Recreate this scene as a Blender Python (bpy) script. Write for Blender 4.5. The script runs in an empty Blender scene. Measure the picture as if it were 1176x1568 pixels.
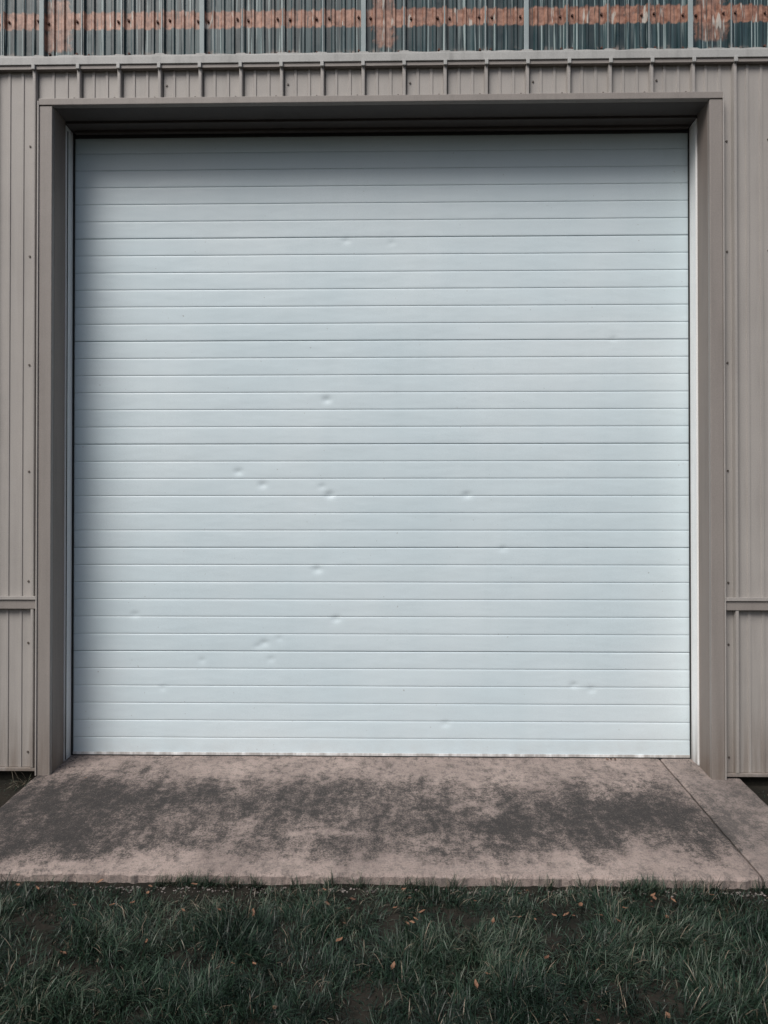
import bpy, math, random
import numpy as np
from mathutils import Vector, noise
random.seed(3); rng=np.random.default_rng(5)
sc=bpy.context.scene
R=math.radians
D=5.73; CH=1.9; YAW=1.09; PITCH=0.5; F=1179.0

# ---------------------------------------------------------------- helpers
def link(o,parent=None):
    sc.collection.objects.link(o)
    if parent: o.parent=parent
    return o
def empty(name):
    e=bpy.data.objects.new(name,None); link(e); e.empty_display_size=0.3; return e
def mesh_obj(name,verts,faces,mat=None,parent=None,smooth=False):
    m=bpy.data.meshes.new(name); m.from_pydata([tuple(v) for v in verts],[],[tuple(f) for f in faces]); m.update()
    if mat: m.materials.append(mat)
    if smooth: m.polygons.foreach_set('use_smooth',[True]*len(m.polygons))
    return link(bpy.data.objects.new(name,m),parent)
def np_mesh(name,V,Fq,mat,parent=None,smooth=False,attr=None):
    m=bpy.data.meshes.new(name); n=len(V); k=Fq.shape[1]; nf=len(Fq)
    m.vertices.add(n); m.vertices.foreach_set('co',V.astype(np.float32).ravel())
    m.loops.add(nf*k); m.loops.foreach_set('vertex_index',Fq.astype(np.int32).ravel())
    m.polygons.add(nf); m.polygons.foreach_set('loop_start',np.arange(0,nf*k,k,dtype=np.int32))
    m.polygons.foreach_set('loop_total',np.full(nf,k,dtype=np.int32))
    m.update(calc_edges=True)
    if smooth: m.polygons.foreach_set('use_smooth',np.ones(nf,dtype=bool))
    if attr:
        for an,av in attr.items():
            a=m.attributes.new(an,'FLOAT','POINT'); a.data.foreach_set('value',av.astype(np.float32))
    m.materials.append(mat); m.validate()
    return link(bpy.data.objects.new(name,m),parent)
def boxes(name,lst,mat,parent=None,bevel=0.0):
    V=[];Fc=[]
    for (x0,x1,y0,y1,z0,z1) in lst:
        b=len(V)
        V+=[(x0,y0,z0),(x1,y0,z0),(x1,y1,z0),(x0,y1,z0),(x0,y0,z1),(x1,y0,z1),(x1,y1,z1),(x0,y1,z1)]
        Fc+=[(b,b+3,b+2,b+1),(b+4,b+5,b+6,b+7),(b,b+1,b+5,b+4),(b+1,b+2,b+6,b+5),(b+2,b+3,b+7,b+6),(b+3,b,b+4,b+7)]
    o=mesh_obj(name,V,Fc,mat,parent)
    if bevel:
        md=o.modifiers.new('b','BEVEL'); md.width=bevel; md.segments=2; md.limit_method='ANGLE'
    return o
class NT:
    def __init__(s,name):
        s.m=bpy.data.materials.new(name); s.m.use_nodes=True; s.t=s.m.node_tree
        s.b=s.t.nodes['Principled BSDF']; s.tc=s.t.nodes.new('ShaderNodeTexCoord')
    def n(s,typ,**k):
        nd=s.t.nodes.new(typ)
        for a,v in k.items(): setattr(nd,a,v)
        return nd
    def l(s,a,b): s.t.links.new(a,b)
    def mapped(s,scale=(1,1,1),loc=(0,0,0)):
        mp=s.n('ShaderNodeMapping'); mp.inputs['Scale'].default_value=scale; mp.inputs['Location'].default_value=loc
        s.l(s.tc.outputs['Object'],mp.inputs['Vector']); return mp.outputs[0]
    def noise(s,scale,detail=4,rough=.55,vec=None,dist=0):
        nd=s.n('ShaderNodeTexNoise'); nd.inputs['Scale'].default_value=scale; nd.inputs['Detail'].default_value=detail
        nd.inputs['Roughness'].default_value=rough; nd.inputs['Distortion'].default_value=dist
        s.l(vec if vec is not None else s.tc.outputs['Object'],nd.inputs['Vector']); return nd.outputs['Fac']
    def attr(s,name): return s.n('ShaderNodeAttribute',attribute_name=name).outputs['Fac']
    def rng(s,v,a,b,c=0,d=1,smooth=False):
        nd=s.n('ShaderNodeMapRange')
        if smooth: nd.interpolation_type='SMOOTHSTEP'
        for nm,vv in (('From Min',a),('From Max',b),('To Min',c),('To Max',d)): nd.inputs[nm].default_value=vv
        s.l(v,nd.inputs['Value']); return nd.outputs['Result']
    def mth(s,op,a,b=None,c=None):
        nd=s.n('ShaderNodeMath',operation=op)
        for i,v in enumerate((a,b,c)):
            if v is None: continue
            if isinstance(v,(int,float)): nd.inputs[i].default_value=v
            else: s.l(v,nd.inputs[i])
        return nd.outputs[0]
    def mix(s,f,a,b,blend='MIX'):
        nd=s.n('ShaderNodeMix',data_type='RGBA',blend_type=blend)
        if isinstance(f,(int,float)): nd.inputs[0].default_value=f
        else: s.l(f,nd.inputs[0])
        for i,v in ((6,a),(7,b)):
            if isinstance(v,tuple): nd.inputs[i].default_value=(*v,1) if len(v)==3 else v
            else: s.l(v,nd.inputs[i])
        return nd.outputs[2]
    def bump(s,h,strength=.3,dist=.01,nrm=None):
        nd=s.n('ShaderNodeBump'); nd.inputs['Strength'].default_value=strength; nd.inputs['Distance'].default_value=dist
        s.l(h,nd.inputs['Height'])
        if nrm: s.l(nrm,nd.inputs['Normal'])
        return nd.outputs[0]
    def col(s,c):
        if isinstance(c,tuple): s.b.inputs['Base Color'].default_value=(*c,1)
        else: s.l(c,s.b.inputs['Base Color'])
    def rough(s,r):
        if isinstance(r,(int,float)): s.b.inputs['Roughness'].default_value=r
        else: s.l(r,s.b.inputs['Roughness'])
    def spec(s,v): s.b.inputs['Specular IOR Level'].default_value=v
    def nrm(s,n): s.l(n,s.b.inputs['Normal'])
    def sep(s):
        nd=s.n('ShaderNodeSeparateXYZ'); s.l(s.tc.outputs['Object'],nd.inputs[0]); return nd.outputs

# ---------------------------------------------------------------- materials
def painted(name,c,dirt=.25,rough=.5):
    t=NT(name)
    st=t.noise(1,3,.6,vec=t.mapped((14,14,.9)))
    bl=t.noise(2.2,3,.6)
    k=t.mix(t.mth('MULTIPLY',t.rng(st,.45,.8),dirt),c,tuple(v*.5 for v in c))
    k=t.mix(t.mth('MULTIPLY',t.rng(bl,.4,.75),dirt),k,tuple(min(1,v*1.2) for v in c))
    z=t.sep()[2]
    low=t.mth('MULTIPLY',t.rng(z,.6,.0,0,1,True),t.rng(st,.3,.6))
    k=t.mix(t.mth('MULTIPLY',low,.6),k,(.14,.105,.08))
    k=t.mix(t.mth('MULTIPLY',t.rng(t.noise(150,1,.5),.3,.7),.16),k,(.05,.05,.05))
    t.col(k); t.rough(rough); t.spec(.35)
    t.nrm(t.bump(bl,.25,.02))
    return t.m
M_wall=painted('greige_panel_paint',(.365,.345,.325),.35)
M_trim=painted('taupe_trim_paint',(.27,.246,.228),.3)
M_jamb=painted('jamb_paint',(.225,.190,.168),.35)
M_soff=painted('soffit_paint_shaded',(.10,.090,.085),.3)  # occlusion shade under the header put into this darker base colour
M_eave=painted('eave_flashing',(.40,.405,.395),.6)
M_guide=painted('guide_white_steel',(.90,.92,.92),.15,.4)
M_black=NT('black_seal_and_shadow_gap'); M_black.col((.012,.013,.014)); M_black.rough(.8); M_black=M_black.m
M_ribshade=NT('rib_lap_shadow'); M_ribshade.col((.05,.048,.046)); M_ribshade.rough(.8); M_ribshade=M_ribshade.m
M_screw=NT('screw_metal'); M_screw.col((.09,.075,.065)); M_screw.rough(.5); M_screw=M_screw.m

t=NT('white_door_enamel')
bl=t.noise(.8,3,.5); st=t.noise(1,4,.6,vec=t.mapped((9,9,.5)))
k=t.mix(t.rng(bl,.35,.7),(.60,.71,.76),(.67,.76,.80))
k=t.mix(t.mth('MULTIPLY',t.rng(st,.45,.85),.10),k,(.42,.54,.57))
X,Y,Z=t.sep()
slatn=t.n('ShaderNodeTexWhiteNoise',noise_dimensions='1D')
t.l(t.mth('FLOOR',t.mth('DIVIDE',t.mth('SUBTRACT',Z,.03),.13667)),slatn.inputs['W'])
k=t.mix(t.mth('MULTIPLY',slatn.outputs['Value'],.06),k,(.44,.53,.56))
low=t.mth('MULTIPLY',t.rng(Z,.30,.03,0,1,True),t.rng(t.noise(6,4,.6),.35,.7))
k=t.mix(t.mth('MULTIPLY',low,.20),k,(.42,.40,.37))
k=t.mix(t.mth('MULTIPLY',t.rng(Z,4.5,4.95,0,1,True),.36),k,(.33,.42,.42))  # header's cast shadow tinted into the colour at the door top
spk=t.rng(t.noise(38,2,.5),.75,.79)
k=t.mix(t.mth('MULTIPLY',spk,.5),k,(.25,.24,.22))
k=t.mix(t.mth('MULTIPLY',t.rng(t.noise(220,1,.5),.35,.65),.10),k,(.2,.25,.27))
k=t.mix(t.mth('MULTIPLY',t.attr('groove_ao'),.42),k,(.10,.15,.165))  # occlusion in the grooves painted as darker door colour
t.col(k); t.rough(t.rng(bl,.3,.7,.34,.44)); t.spec(.4)
t.nrm(t.bump(t.noise(2.5,2,.5,vec=t.mapped((1,1,3))),.2,.02))
M_door=t.m

t=NT('weathered_translucent_sheet')
X,Y,Z=t.sep()
vs=t.noise(1,3,.7,vec=t.mapped((30,1,.6)))
k=t.mix(t.rng(vs,.42,.66),(.010,.026,.031),(.045,.09,.10))
vs2=t.noise(1,2,.6,vec=t.mapped((70,1,.8),(4,0,0)))
k=t.mix(t.rng(vs2,.59,.65),k,(.32,.40,.40))
n1=t.noise(9,6,.7); wob=t.mth('ADD',Z,t.mth('MULTIPLY',t.mth('SUBTRACT',n1,.5),.06))
band=t.mth('MULTIPLY',t.rng(wob,5.612,5.624),t.rng(wob,5.755,5.740))
rc=t.mix(t.rng(t.noise(26,4,.6),.35,.65),(.19,.088,.058),(.42,.235,.17))
rc=t.mix(t.mth('MULTIPLY',t.rng(t.noise(1,3,.6,vec=t.mapped((50,1,3),(9,0,0))),.56,.61),.7),rc,(.03,.045,.045))
rc=t.mix(t.rng(t.noise(1,2,.6,vec=t.mapped((22,1,4),(2,0,0))),.61,.65),rc,(.46,.43,.39))
k=t.mix(t.mth('MULTIPLY',band,t.rng(n1,.28,.40,.4,1)),k,rc)
for (cx,w,z0,z1) in ((-2.60,.11,5.44,5.85),(-.1,.09,5.45,5.9),(2.33,.12,5.47,6.0),(-5.4,.12,5.4,6.0),(5.0,.12,5.4,6.0)):
    a=t.mth('ABSOLUTE',t.mth('SUBTRACT',X,cx)); a=t.mth('ADD',a,t.mth('MULTIPLY',t.mth('SUBTRACT',n1,.5),.30))
    mk=t.mth('MULTIPLY',t.rng(a,w,w-.04),t.mth('MULTIPLY',t.rng(wob,z0,z0+.02),t.rng(wob,z1,z1-.02)))
    k=t.mix(t.mth('MULTIPLY',mk,.75),k,rc)
k=t.mix(t.mth('MULTIPLY',t.rng(Z,5.455,5.41),t.rng(n1,.5,.6)),k,(.24,.20,.18))
t.col(k); t.rough(t.rng(n1,.3,.7,.25,.55)); t.spec(.5)
M_upper=t.m
M_lap=painted('pale_lap_rib',(.30,.36,.37),.8)
M_rustbolt=NT('rusty_bolt'); M_rustbolt.col((.08,.036,.026)); M_rustbolt.rough(.8); M_rustbolt=M_rustbolt.m
M_roof=painted('roof_metal',(.3,.31,.31))

# photograph pixel -> position on the slab plane z=.08*y (to measure where the stains lie)
def slabpt(px,py):
    ax=(px-588)/F; ay=(784-py)/F
    cp,sp=math.cos(R(PITCH)),math.sin(R(PITCH))
    dy=cp-ay*sp; dz=sp+ay*cp; dx=ax
    cy,sy=math.cos(R(YAW)),math.sin(R(YAW))
    wx=dx*cy-dy*sy; wy=dx*sy+dy*cy
    s=(-CH+.08*(-D))/(dz-.08*wy)
    return (s*wx,-D+s*wy)
STAINS=[(*slabpt(a[0],a[1]),a[2],a[3],a[4]) for a in
  ((70,1235,.65,.48,.50),(200,1215,.5,.32,.32),(300,1230,.4,.34,.32),(440,1240,.30,.42,.36),(530,1215,.45,.24,.26),(600,1265,.4,.25,.24),
   (765,1260,.20,.38,.44),(850,1265,.38,.34,.44),(930,1240,.4,.3,.30),(1010,1250,.38,.34,.44),(560,1305,.5,.15,.28),(200,1295,.6,.18,.26),(660,1245,.25,.2,.25),
   (20,1305,.6,.22,.34),(120,1270,.5,.25,.25),(1090,1270,.3,.3,.2),(340,1180,.4,.15,-.30),(660,1190,.6,.15,-.25),(500,1278,.28,.08,-.6),(740,1240,.06,.25,-.6),(860,1195,.5,.1,-.15),
   (640,1332,1.4,.07,-.3),(960,1322,.6,.10,-.35),(120,1332,.7,.06,-.2),(640,1290,.12,.1,-.35),(380,1270,.1,.12,-.35),(180,1245,.12,.1,-.2))]
def sstep(v,a,b):
    q=min(1,max(0,(v-a)/(b-a))); return q*q*(3-2*q)
def stain(x,y):
    wx=x+.18*noise.noise((x*3,y*3,0))+.10*noise.noise((x*9,y*9,2)); wy=y+.18*noise.noise((x*3,y*3,7))+.10*noise.noise((x*9,y*9,5))
    v=.46*sstep(wy,-1.38,-.95)*sstep(wy,.22,-.28)+.17
    for (sx,sy,rx,ry,am) in STAINS:
        r=math.hypot((wx-sx)/rx,(wy-sy)/ry)
        v+=am*sstep(r,1.6,0)
    return v
t=NT('stained_concrete')
n1=t.noise(2.0,5,.68); n2=t.noise(16,6,.78); n3=t.noise(85,4,.8)
n5=t.noise(1,6,.78,vec=t.mapped((8.5,2.3,1)))
X,Y,Z=t.sep()
k=t.mix(t.rng(n1,.35,.65),(.285,.232,.210),(.41,.335,.300))
k=t.mix(t.mth('MULTIPLY',t.rng(n2,.48,.62),.6),k,(.17,.150,.140))
f=t.mth('ADD',t.attr('stain'),t.mth('MULTIPLY',t.mth('SUBTRACT',n3,.5),4.2))
f=t.mth('ADD',f,t.mth('MULTIPLY',t.mth('SUBTRACT',n2,.5),2.3))
f=t.mth('ADD',f,t.mth('MULTIPLY',t.mth('SUBTRACT',n5,.5),2.2))
mask=t.rng(f,.10,1.05)
k=t.mix(t.mth('MULTIPLY',mask,.95),k,(.032,.032,.032))
k=t.mix(t.mth('MULTIPLY',t.rng(n3,.57,.66),t.rng(mask,.98,.2,.2,.7)),k,(.58,.50,.455))
k=t.mix(t.mth('MULTIPLY',t.rng(n3,.45,.37),.6),k,(.05,.045,.042))
k=t.mix(t.mth('MULTIPLY',t.rng(X,2.02,2.10),.3),k,(.20,.18,.17))
k=t.mix(t.rng(Y,-1.375,-1.395),k,(.13,.118,.108))
t.col(k); t.rough(.88); t.spec(.2)
t.nrm(t.bump(n3,.8,.012))
M_conc=t.m

t=NT('dark_soil')
n1=t.noise(3,4,.7); n2=t.noise(45,4,.7)
k=t.mix(t.rng(n1,.35,.65),(.010,.011,.009),(.025,.022,.018)); k=t.mix(t.mth('MULTIPLY',t.rng(n2,.55,.75),.5),k,(.055,.045,.035))
t.col(k); t.rough(.95); t.spec(.1); M_soil=t.m

t=NT('grass_blades')
cr=t.n('ShaderNodeValToRGB'); e=cr.color_ramp.elements
e[0].position=0; e[0].color=(.005,.016,.010,1); e[1].position=.45; e[1].color=(.013,.037,.020,1)
for p,c in ((.70,(.027,.060,.033,1)),(.86,(.062,.098,.066,1)),(.93,(.15,.130,.095,1)),(1,(.27,.21,.155,1))):
    q=e.new(p); q.color=c
t.l(t.attr('rnd'),cr.inputs[0])
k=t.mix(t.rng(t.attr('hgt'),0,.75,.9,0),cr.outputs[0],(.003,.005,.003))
t.col(k); t.rough(.45); t.spec(.35); M_grass=t.m
t=NT('dry_leaf'); t.col(t.mix(t.rng(t.noise(9,3),.4,.6),(.10,.045,.024),(.24,.125,.07))); t.rough(.7); M_leaf=t.m
t=NT('pebble'); t.col(t.mix(t.rng(t.noise(14,3),.35,.65),(.05,.045,.04),(.22,.195,.18))); t.rough(.9); M_peb=t.m

# ---------------------------------------------------------------- building
B=empty('metal_warehouse')
XL,XR=-2.590,2.287; OL,OR=-2.686,2.380
ZH=4.99; ZT=5.04; EAVE=5.27
RIB0=.0416; SP=.3048; LOFF=-.030
def profile_pts(x0,x1,hM=.036,hm=.007,sp=SP,off=RIB0,mb=.017,mt=.011,minors=(-1/3.,1/3.),nb=.013,nt=.009):
    pts=[]
    k0=int(math.floor((x0-off)/sp))-1; k1=int(math.ceil((x1-off)/sp))+1
    for k in range(k0,k1+1):
        c=off+k*sp
        pts+=[(c-mb,0),(c-mt,hM),(c+mt,hM),(c+mb,0)]
        for q in minors:
            m=c+q*sp
            if q<0: m=c+sp+q*sp
            pts+=[(m-nb,0),(m-nt,hm),(m+nt,hm),(m+nb,0)]
    pts=sorted(pts)
    xs=np.array([p[0] for p in pts]); hs=np.array([p[1] for p in pts])
    inner=[(x,h) for x,h in pts if x0<x<x1]
    return [(x0,float(np.interp(x0,xs,hs)))]+inner+[(x1,float(np.interp(x1,xs,hs)))]
def panel(name,x0,x1,z0,z1,y=0.0,mat=M_wall,**kw):
    P=profile_pts(x0,x1,**kw); V=[];Fc=[]
    for x,h in P: V+=[(x,y-h,z0),(x,y-h,z1)]
    for i in range(len(P)-1): Fc.append((2*i,2*i+2,2*i+3,2*i+1))
    return mesh_obj(name,V,Fc,mat,B)
WL,WR=-9.0,9.0
panel('wall_panel_upper_left',WL,OL+.01,1.318,EAVE,off=RIB0+LOFF); panel('wall_panel_lower_left',WL,OL+.01,.045,1.228,off=RIB0+LOFF)
panel('wall_panel_upper_right',OR-.01,WR,1.318,EAVE); panel('wall_panel_lower_right',OR-.01,WR,.035,1.228)
panel('wall_panel_above_door',OL+.01,OR-.01,ZT-.01,EAVE)
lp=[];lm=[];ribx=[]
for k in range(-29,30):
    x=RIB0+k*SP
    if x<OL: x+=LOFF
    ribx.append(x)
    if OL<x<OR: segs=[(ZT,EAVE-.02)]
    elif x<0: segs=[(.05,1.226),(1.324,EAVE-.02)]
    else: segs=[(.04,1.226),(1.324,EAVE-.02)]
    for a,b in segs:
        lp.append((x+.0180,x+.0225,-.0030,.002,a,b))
        lm.append((x-.0095,x+.0070,-.0385,-.0365,a,b))
boxes('rib_lap_shadow_strips',lp,M_ribshade,B)  # dark strips standing in for the lap joint shadow beside each rib
boxes('rib_crown_lap',lm,M_wall,B)
boxes('foundation_sill',[(WL,OL,.02,.2,-.3,.05),(OR,WR,.02,.2,-.3,.04)],M_soil,B)
boxes('shell_walls',[(WL-.05,WL,0.0,12,-.3,6.6),(WR,WR+.05,0.0,12,-.3,6.6),(WL,WR,12,12.05,-.3,6.6)],M_wall,B)
boxes('roof',[(WL-.2,WR+.2,-.12,12.2,6.62,6.72)],M_roof,B)
boxes('belt_trim',[(WL,OL-.013,-.042,.005,1.228,1.318),(OR+.011,WR,-.042,.005,1.228,1.318)],M_trim,B,.004)
boxes('belt_trim_drip_lip',[(WL,OL-.014,-.054,-.0425,1.298,1.324),(OR+.012,WR,-.054,-.0425,1.298,1.324)],M_wall,B,.002)
boxes('base_angle',[(WL,OL-.013,-.036,.0,.022,.044),(OR+.011,WR,-.036,0,.012,.034)],M_trim,B,.002)
boxes('jamb_trim_face',[(OL,XL,-.048,-.002,-.01,ZT-.052),(XR,OR,-.048,-.002,-.012,ZT-.052)],M_trim,B,.004)
boxes('header_trim_face',[(OL-.004,OR+.004,-.055,-.003,ZH,ZT)],M_trim,B,.004)
boxes('jamb_trim_edge',[(OL-.012,OL-.001,-.058,.0,-.005,ZT-.02),(OR+.001,OR+.010,-.058,.0,-.005,ZT-.02)],M_wall,B,.002)
boxes('trim_caulk_gap',[(OL-.018,OL-.0125,-.010,.0,.05,ZT),(OR+.0105,OR+.016,-.010,.0,.04,ZT)],M_black,B)
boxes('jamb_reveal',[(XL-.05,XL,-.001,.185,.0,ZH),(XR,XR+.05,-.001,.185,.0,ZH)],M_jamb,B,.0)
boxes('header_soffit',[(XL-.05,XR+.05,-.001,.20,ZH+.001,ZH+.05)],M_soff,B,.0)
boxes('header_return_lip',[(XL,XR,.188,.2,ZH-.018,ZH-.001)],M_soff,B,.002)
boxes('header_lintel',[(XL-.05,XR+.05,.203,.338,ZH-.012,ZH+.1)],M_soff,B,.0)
boxes('header_angle_iron',[(XL+.02,XR-.02,.300,.334,ZH-.034,ZH-.014)],M_soff,B,.002)
boxes('header_seal',[(XL,XR,.335,.345,ZH-.056,ZH-.013)],M_black,B)
boxes('door_guide',[(XL-.03,XL-.003,.19,.345,.02,ZH-.02),(XR-.006,XR+.03,.19,.345,.02,ZH-.02)],M_guide,B,.003)
boxes('guide_flange',[(XL-.003,XL+.012,.186,.1895,.03,ZH-.06),(XR-.014,XR+.0,.186,.1895,.03,ZH-.06)],M_guide,B,.001)
boxes('guide_shadow_gap',[(XL-.002,XL+.005,.1925,.225,.03,ZH-.06)],M_black,B)  # solid black strip standing in for the shade beside the left guide
boxes('guide_seal',[(XL-.002,XL+.008,.330,.349,.03,ZH-.02),(XR-.013,XR-.007,.330,.349,.03,ZH-.02)],M_black,B)
def disc_mesh(name,pts,r,h,mat,axis='y'):
    V=[];Fc=[];n=8
    for (x,y,z) in pts:
        b=len(V)
        for rr,hh in ((r,0),(r*.8,h)):
            for i in range(n):
                a=2*math.pi*i/n
                V.append((x+rr*math.cos(a),y-hh,z+rr*math.sin(a)))
        for i in range(n): Fc.append((b+i,b+(i+1)%n,b+n+(i+1)%n,b+n+i))
        Fc.append(tuple(b+n+i for i in range(n)))
    return mesh_obj(name,V,Fc,mat,B)
pts=[]
for k,x in zip(range(-29,30),ribx):
    if OL<x<OR: pts+=[(x-.045,-.001,ZT+.025)]
    if OL<x<OR and k%3==0: pts+=[(x+.045,-.001,ZT+.115)]
    if x<OL-.0 or x>OR:
        for z in (.15,.98,1.43,2.25,3.06,3.88,4.70): pts.append((x-.045 if x<0 else x-.05,-.001,z+random.uniform(-.01,.01)))
disc_mesh('panel_screws',pts,.0085,.006,M_screw)
boxes('eave_trim',[(WL-.05,WR+.05,-.050,.06,EAVE+.025,EAVE+.085)],M_eave,B,.004)
boxes('eave_trim_underlip',[(WL-.05,WR+.05,-.040,.06,EAVE-.004,EAVE+.0245)],M_trim,B,.002)
boxes('rib_closures',[(x-.013,x+.013,-.058,-.0405,EAVE-.010,EAVE+.030) for x in ribx],M_eave,B,.003)
V=[];Fc=[];xs=np.arange(WL,WR,.01)
for i,x in enumerate(xs):
    zz=EAVE+.104+.010*noise.noise((x*7,0,3))+.007*(1 if ((x-RIB0)/SP)%1<.12 or ((x-RIB0)/SP)%1>.88 else 0)
    V+=[(x,-.03,EAVE+.086),(x,-.03,zz),(x,.05,zz)]
    if i: b=3*(i-1); Fc+=[(b,b+3,b+4,b+1),(b+1,b+4,b+5,b+2)]
mesh_obj('upper_sheet_lower_edge',V,Fc,M_eave,B)
panel('upper_translucent_wall',WL,WR,EAVE+.08,6.62,y=.055,mat=M_upper,hM=.028,hm=.016,mb=.022,mt=.012,minors=(-.25,.25,.5),nb=.018,nt=.008)
lap=[];lap2=[]
for k in range(-29,30):
    x=RIB0+k*SP
    if (k+1)%4==0: lap.append((x-.018,x+.018,.012,.0265,EAVE+.09,6.6))
    else: lap2.append((x-.005,x+.002,.020,.0268,EAVE+.09,6.6))
boxes('lap_ribs',lap,M_lap,B,.003)
boxes('small_lap_ribs',lap2,M_lap,B)
bp=[]
for k in range(-29,30):
    for z in (5.68,5.425,6.2):
        for q in (-.045,.045):
            if random.random()<.85: bp.append((RIB0+k*SP+q+random.uniform(-.008,.008),.055,z+random.uniform(-.01,.01)))
disc_mesh('upper_wall_bolts',bp,.010,.014,M_rustbolt)

# ---------------------------------------------------------------- sectional door
SL=.13667; Z0=.03; NS=36; DY=.35
gr=[];zs=[]
for i in range(NS):
    z=Z0+i*SL; heavy=(i%6==0)
    w=.0044 if heavy else .0026; dep=.008 if heavy else .0034
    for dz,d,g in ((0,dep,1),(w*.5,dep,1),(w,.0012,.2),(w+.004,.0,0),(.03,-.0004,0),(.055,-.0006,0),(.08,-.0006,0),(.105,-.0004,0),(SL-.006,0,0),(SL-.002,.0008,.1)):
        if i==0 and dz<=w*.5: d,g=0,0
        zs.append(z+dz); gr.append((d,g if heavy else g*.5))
zs=np.array(zs); gd=np.array([g[0] for g in gr]); ga=np.array([g[1] for g in gr])
zr=[];dr=[];ar=[]
for i in range(len(zs)-1):
    n=max(1,int((zs[i+1]-zs[i])/.009))
    for j in range(n):
        f=j/n; zr.append(zs[i]*(1-f)+zs[i+1]*f); dr.append(gd[i]*(1-f)+gd[i+1]*f); ar.append(ga[i]*(1-f)+ga[i+1]*f)
zr=np.array(zr);dr=np.array(dr);ar=np.array(ar)
xd=np.linspace(XL-.004,XR-.004,480)
XX,ZZ=np.meshgrid(xd,zr); YY=DY+np.repeat(dr[:,None],len(xd),1)
def doorpt(px,py):
    th=math.atan((px-588)/F)-R(YAW); x=math.tan(th)*(D+DY)
    z=CH+math.tan(math.atan((784-py)/F)+R(PITCH))*(D+DY); return x,z
dents=[(365,722,.009),(402,742,.009),(500,612,.010),(505,758,.011),(493,745,.006),(715,758,.009),(486,872,.011),(515,948,.010),(207,942,.007),
 (405,985,.009),(428,978,.005),(415,1010,.006),(310,1012,.006),(878,1048,.008),(905,1055,.008),(682,1108,.008),(600,372,.004),(530,368,.006),(940,520,.005),(770,840,.006),(250,1055,.005),(395,990,.005)]
for px,py,dp in dents:
    x,z=doorpt(px,py); r=.024+dp*1.4
    d2=((XX-x)**2/(r*1.15)**2+(ZZ-z)**2/(r*.8)**2); YY+=dp*.8*np.exp(-d2*1.5)
YY+=.0010*np.sin(XX*2.1+ZZ*1.3)+.0006*np.sin(XX*5.3-ZZ*4.1)
V=np.stack([XX,YY,ZZ],-1).reshape(-1,3); nx=len(xd); nz=len(zr)
I=(np.arange(nz-1)[:,None]*nx+np.arange(nx-1)[None,:]).ravel()
Fq=np.stack([I,I+1,I+nx+1,I+nx],-1)
np_mesh('overhead_garage_door',V,Fq,M_door,B,True,{'groove_ao':np.repeat(ar[:,None],nx,1).ravel()})
boxes('door_bottom_seal',[(XL+.0,XR-.0,.338,.372,.012,.032)],M_black,B,.003)
boxes('door_bottom_rail',[(XL+.004,XR-.010,.3415,.348,.034,.054)],M_guide,B,.001)

# ---------------------------------------------------------------- apron slab
def slab(name,x0,x1,yf,yb,th,mat,parent):
    nx=int((x1-x0)/.02)+2; ny=int((yb-yf)/.02)+2
    xs=np.linspace(x0,x1,nx); ys=np.linspace(yf,yb,ny); V=[];Fc=[]
    for j,y in enumerate(ys):
        for i,x in enumerate(xs):
            fx,fy=x,y
            if j<=1:
                fy=y+(.014*noise.noise((x*5,1,0))+.018*noise.noise((x*23,2,0)))*(1 if j==0 else .5)
            if i==0 or i==nx-1: fx=x+.006*noise.noise((y*9,3,x))
            z=.08*fy+.003*noise.noise((x*2,y*2,0))+.0015*noise.noise((x*20,y*20,5))
            if j==0: z-=.010+.025*max(0,noise.noise((x*14,7,0)))
            if i in(0,nx-1): z-=.006
            V.append((fx,fy,z))
    for j in range(ny-1):
        for i in range(nx-1): a=j*nx+i; Fc.append((a,a+1,a+nx+1,a+nx))
    per=[i for i in range(nx)]+[j*nx+nx-1 for j in range(1,ny)]+[(ny-1)*nx+i for i in range(nx-2,-1,-1)]+[j*nx for j in range(ny-2,0,-1)]
    b=len(V)
    for p in per: v=V[p]; V.append((v[0],v[1],v[2]-th))
    n=len(per)
    for i in range(n): Fc.append((per[i],b+i,b+(i+1)%n,per[(i+1)%n]))
    o=mesh_obj(name,V,Fc,mat,parent,False)
    a=o.data.attributes.new('stain','FLOAT','POINT'); a.data.foreach_set('value',[stain(v[0],v[1]) for v in V])
    return o
AP=empty('concrete_apron')
slab('main_slab',-2.69,2.031,-1.375,.42,.25,M_conc,AP)
slab('edge_strip_slab',2.044,2.50,-1.372,-.004,.25,M_conc,AP)
slab('edge_strip_slab_inner',2.044,2.33,-.003,.42,.25,M_conc,AP)

# ---------------------------------------------------------------- ground
GY=[-60,-2.4,-1.45,-.2,.3,60]; GZ=[-.19,-.185,-.170,-.07,-.05,-.05]
def gz(y): return float(np.interp(y,GY,GZ))
gx=np.unique(np.concatenate([np.linspace(-400,-8,30),np.linspace(-8,8,120),np.linspace(8,400,30)]))
gy=np.unique(np.concatenate([np.linspace(-400,-6,30),np.linspace(-6,.5,80),np.linspace(.5,400,40)]))
V=[];Fc=[]
for y in gy:
    for x in gx:
        V.append((x,y,gz(y)+(.012*noise.noise((x*1.7,y*1.7,0))+.006*noise.noise((x*7,y*7,0)) if y<0.1 else 0)))
n=len(gx)
for j in range(len(gy)-1):
    for i in range(n-1): a=j*n+i; Fc.append((a,a+1,a+n+1,a+n))
mesh_obj('ground',V,Fc,M_soil,None,True)

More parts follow.
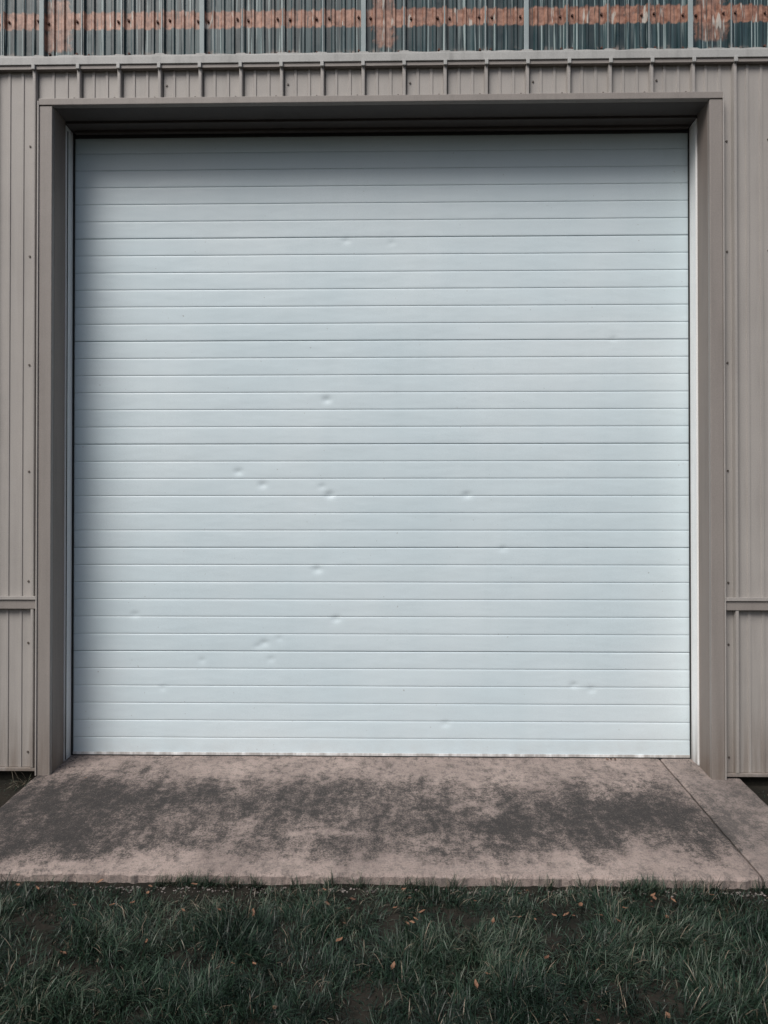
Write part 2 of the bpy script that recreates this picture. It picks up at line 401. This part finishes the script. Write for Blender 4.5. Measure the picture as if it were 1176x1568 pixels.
# ---------------------------------------------------------------- grass
def scatter(n,x0,x1,y0,y1): return rng.uniform(x0,x1,n),rng.uniform(y0,y1,n)
parts=[scatter(135000,-3.2,3.2,-3.0,-1.435),scatter(26000,-6.5,6.5,-5.2,-1.4),scatter(5000,-6,-2.76,-1.5,-.1),scatter(5000,2.58,6,-1.5,-.1),
       (rng.uniform(-2.8,2.6,700),-1.425+rng.normal(0,.012,700)),
       (rng.normal(-2.77,.03,45),rng.normal(-.075,.02,45))]
tx=np.concatenate([rng.uniform(-2.7,2.6,22),rng.normal(1.4,.45,16),rng.normal(-1.1,.25,9)]); tn=rng.integers(8,60,len(tx))
parts.append((np.repeat(tx,tn)+rng.normal(0,.025,tn.sum()),-1.412+rng.normal(0,.014,tn.sum())))
ntuft=tn.sum()
px=np.concatenate([p[0] for p in parts]); py=np.concatenate([p[1] for p in parts])
istuft=np.zeros(len(px),bool); istuft[-ntuft:]=True
keep=~((px>-2.72)&(px<2.53)&(py>-1.390)); px=px[keep];py=py[keep];istuft=istuft[keep]
cl=np.array([noise.noise((a*3.1,b*3.1,1.0))+.7*noise.noise((a*9,b*9,4.0)) for a,b in zip(px,py)])
keep=(rng.random(len(px))<np.clip(.75+cl*1.0,.15,1))|istuft; px=px[keep];py=py[keep];cl=cl[keep];istuft=istuft[keep]
N=len(px)
near=np.clip((py+1.85)/.42,0,1)
L=rng.uniform(.035,.12,N)*(1+.7*cl)*(1-.45*near)
L=np.where(istuft,rng.uniform(.03,.11,N),L)
side=py>-1.38; L[side]*=.5
L=np.where((py>-.16)&(px<-2.68),rng.uniform(.05,.17,N),L)
W=rng.uniform(.0011,.0028,N)
comb=np.array([noise.noise((a*2.6,b*2.6,9.0)) for a,b in zip(px,py)])*8
az=np.where(rng.random(N)<.5,comb+rng.normal(0,.55,N),rng.uniform(0,2*np.pi,N))
lean=rng.uniform(.3,2.0,N)*np.where(istuft,.5,1)
pz=np.interp(py,GY,GZ)-.004
dx=np.cos(az);dy=np.sin(az); tw=rng.uniform(-.9,.9,N); sx=np.cos(az+np.pi/2+tw); sy=np.sin(az+np.pi/2+tw)
fr=[0,.35,.7,1.0]; wf=[1,.9,.6,.08]
ptx=px.copy();pty=py.copy();ptz=pz.copy(); ang=lean*.25; prev=0
verts=np.zeros((N,8,3)); hg=np.zeros((N,8))
for i,(f,w) in enumerate(zip(fr,wf)):
    if i:
        s=(f-prev)*L; ang=ang+lean*.42; ptx=ptx+dx*np.sin(ang)*s; pty=pty+dy*np.sin(ang)*s; ptz=ptz+np.cos(ang)*s; prev=f
    ptz=np.maximum(ptz,pz)
    for sgn,c in ((-1,0),(1,1)):
        verts[:,2*i+c,0]=ptx+sgn*sx*W*w; verts[:,2*i+c,1]=pty+sgn*sy*W*w; verts[:,2*i+c,2]=ptz; hg[:,2*i+c]=f
base=(np.arange(N)*8)[:,None]
Fq=np.concatenate([base+np.array([[0,1,3,2]]),base+np.array([[2,3,5,4]]),base+np.array([[4,5,7,6]])])
patch=np.array([noise.noise((a*1.3,b*1.8,20.0))+.5*noise.noise((a*4,b*4,22.0)) for a,b in zip(px,py)])
rnd=rng.random(N)*.90+.62*patch+.08*near-.02
dead=(rng.random(N)<.045+.16*near*np.clip(patch+.35,0,1)); rnd=np.where(dead,rng.uniform(.88,1,N),np.minimum(rnd,.88))
rnd=np.where((py>-.16)&(px<-2.68),rng.uniform(.85,1,N),rnd)
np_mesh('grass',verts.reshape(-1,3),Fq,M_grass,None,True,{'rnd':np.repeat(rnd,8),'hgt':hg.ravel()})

V=[];Fc=[]
for i in range(105):
    x=random.uniform(-2.8,2.8); y=random.uniform(-3.0,-1.47)
    if i<44: y=random.uniform(-1.80,-1.45)
    z=gz(y)+random.uniform(.02,.055); s=random.uniform(.010,.021); a=random.uniform(0,6.28); tl=random.uniform(-.6,.6)
    if i in (100,101,102): x=1.62+.03*(i-100); y=.30; z=.08*y+.006; s=.016
    if i==103: x=-2.3;y=-.1;z=.08*y+.004;s=.012
    b=len(V)
    for (u,v,w) in ((-1,0,.2),(-.3,.55,.35),(.5,.45,.2),(1.1,0,.5),(.5,-.45,.25),(-.3,-.55,.3),(0,0,0)):
        X_=u*math.cos(a)-v*math.sin(a); Y_=u*math.sin(a)+v*math.cos(a)
        V.append((x+s*X_,y+s*Y_,z+s*(w+tl*u)))
    for k in range(6): Fc.append((b+k,b+(k+1)%6,b+6))
mesh_obj('fallen_leaves',V,Fc,M_leaf)
V=[];Fc=[]
def peb(x,y,z,r):
    b=len(V)
    pts=[(0,0,1)]+[(math.cos(q*1.2566),math.sin(q*1.2566),.2) for q in range(5)]+[(math.cos(q*1.2566+.6)*.8,math.sin(q*1.2566+.6)*.8,-.5) for q in range(5)]
    ro=random.uniform(0,6)
    for u,v,w in pts:
        j=random.uniform(.7,1.2); V.append((x+r*j*(u*math.cos(ro)-v*math.sin(ro)),y+r*j*(u*math.sin(ro)+v*math.cos(ro)),z+r*.6*w*j))
    for q in range(5):
        Fc.append((b,b+1+q,b+1+(q+1)%5)); Fc.append((b+1+q,b+6+q,b+1+(q+1)%5)); Fc.append((b+6+q,b+6+(q+1)%5,b+1+(q+1)%5))
for i in range(420):
    u=random.random()
    if u<.25: x=XL+abs(random.gauss(0,.10)); y=random.uniform(-.05,.33)
    elif u<.45: x=random.uniform(XL,XR); y=.33-abs(random.gauss(0,.02))
    elif u<.55: x=XR-abs(random.gauss(0,.05)); y=random.uniform(0,.33)
    else: x=random.uniform(-2.6,2.4); y=random.uniform(-1.35,.3)
    r=random.uniform(.002,.006) if u<.55 else random.uniform(.0015,.0035)
    if 2.02<x<2.055: continue
    peb(x,y,.08*y+r*.5,r)
for i in range(600):
    x=random.uniform(-2.8,2.6); y=-1.42-abs(random.gauss(0,.03)); peb(x,y,gz(y)+.006,random.uniform(.003,.009))
mesh_obj('gravel',V,Fc,M_peb)

# ---------------------------------------------------------------- light, sky, camera
d=Vector((.62,1,-1.45)).normalized()
el=math.asin(-d.z)
su=bpy.data.lights.new('sun','SUN'); su.energy=3.0; su.angle=R(32); su.color=(1,.965,.93)
so=bpy.data.objects.new('sun',su); link(so); so.rotation_euler=d.to_track_quat('-Z','Y').to_euler(); so.location=(-4,-8,10)
w=bpy.data.worlds.new('World'); sc.world=w; w.use_nodes=True; nt=w.node_tree
sky=nt.nodes.new('ShaderNodeTexSky'); sky.sky_type='NISHITA'; sky.sun_disc=False; sky.sun_elevation=el; sky.sun_rotation=math.atan2(-d.x,-d.y)
sky.dust_density=4; sky.air_density=1.0; sky.ozone_density=1
nt.links.new(sky.outputs[0],nt.nodes['Background'].inputs[0]); nt.nodes['Background'].inputs[1].default_value=.085
cam=bpy.data.cameras.new('camera'); co=bpy.data.objects.new('camera',cam); link(co)
co.location=(0,-D,CH); co.rotation_euler=(R(90+PITCH),0,R(YAW))
cam.sensor_fit='VERTICAL'; cam.sensor_height=36; cam.sensor_width=27; cam.lens=36*F/1568; cam.clip_end=2000; cam.clip_start=.05
sc.camera=co
sc.view_settings.view_transform='Standard'; sc.view_settings.look='None'; sc.view_settings.exposure=0
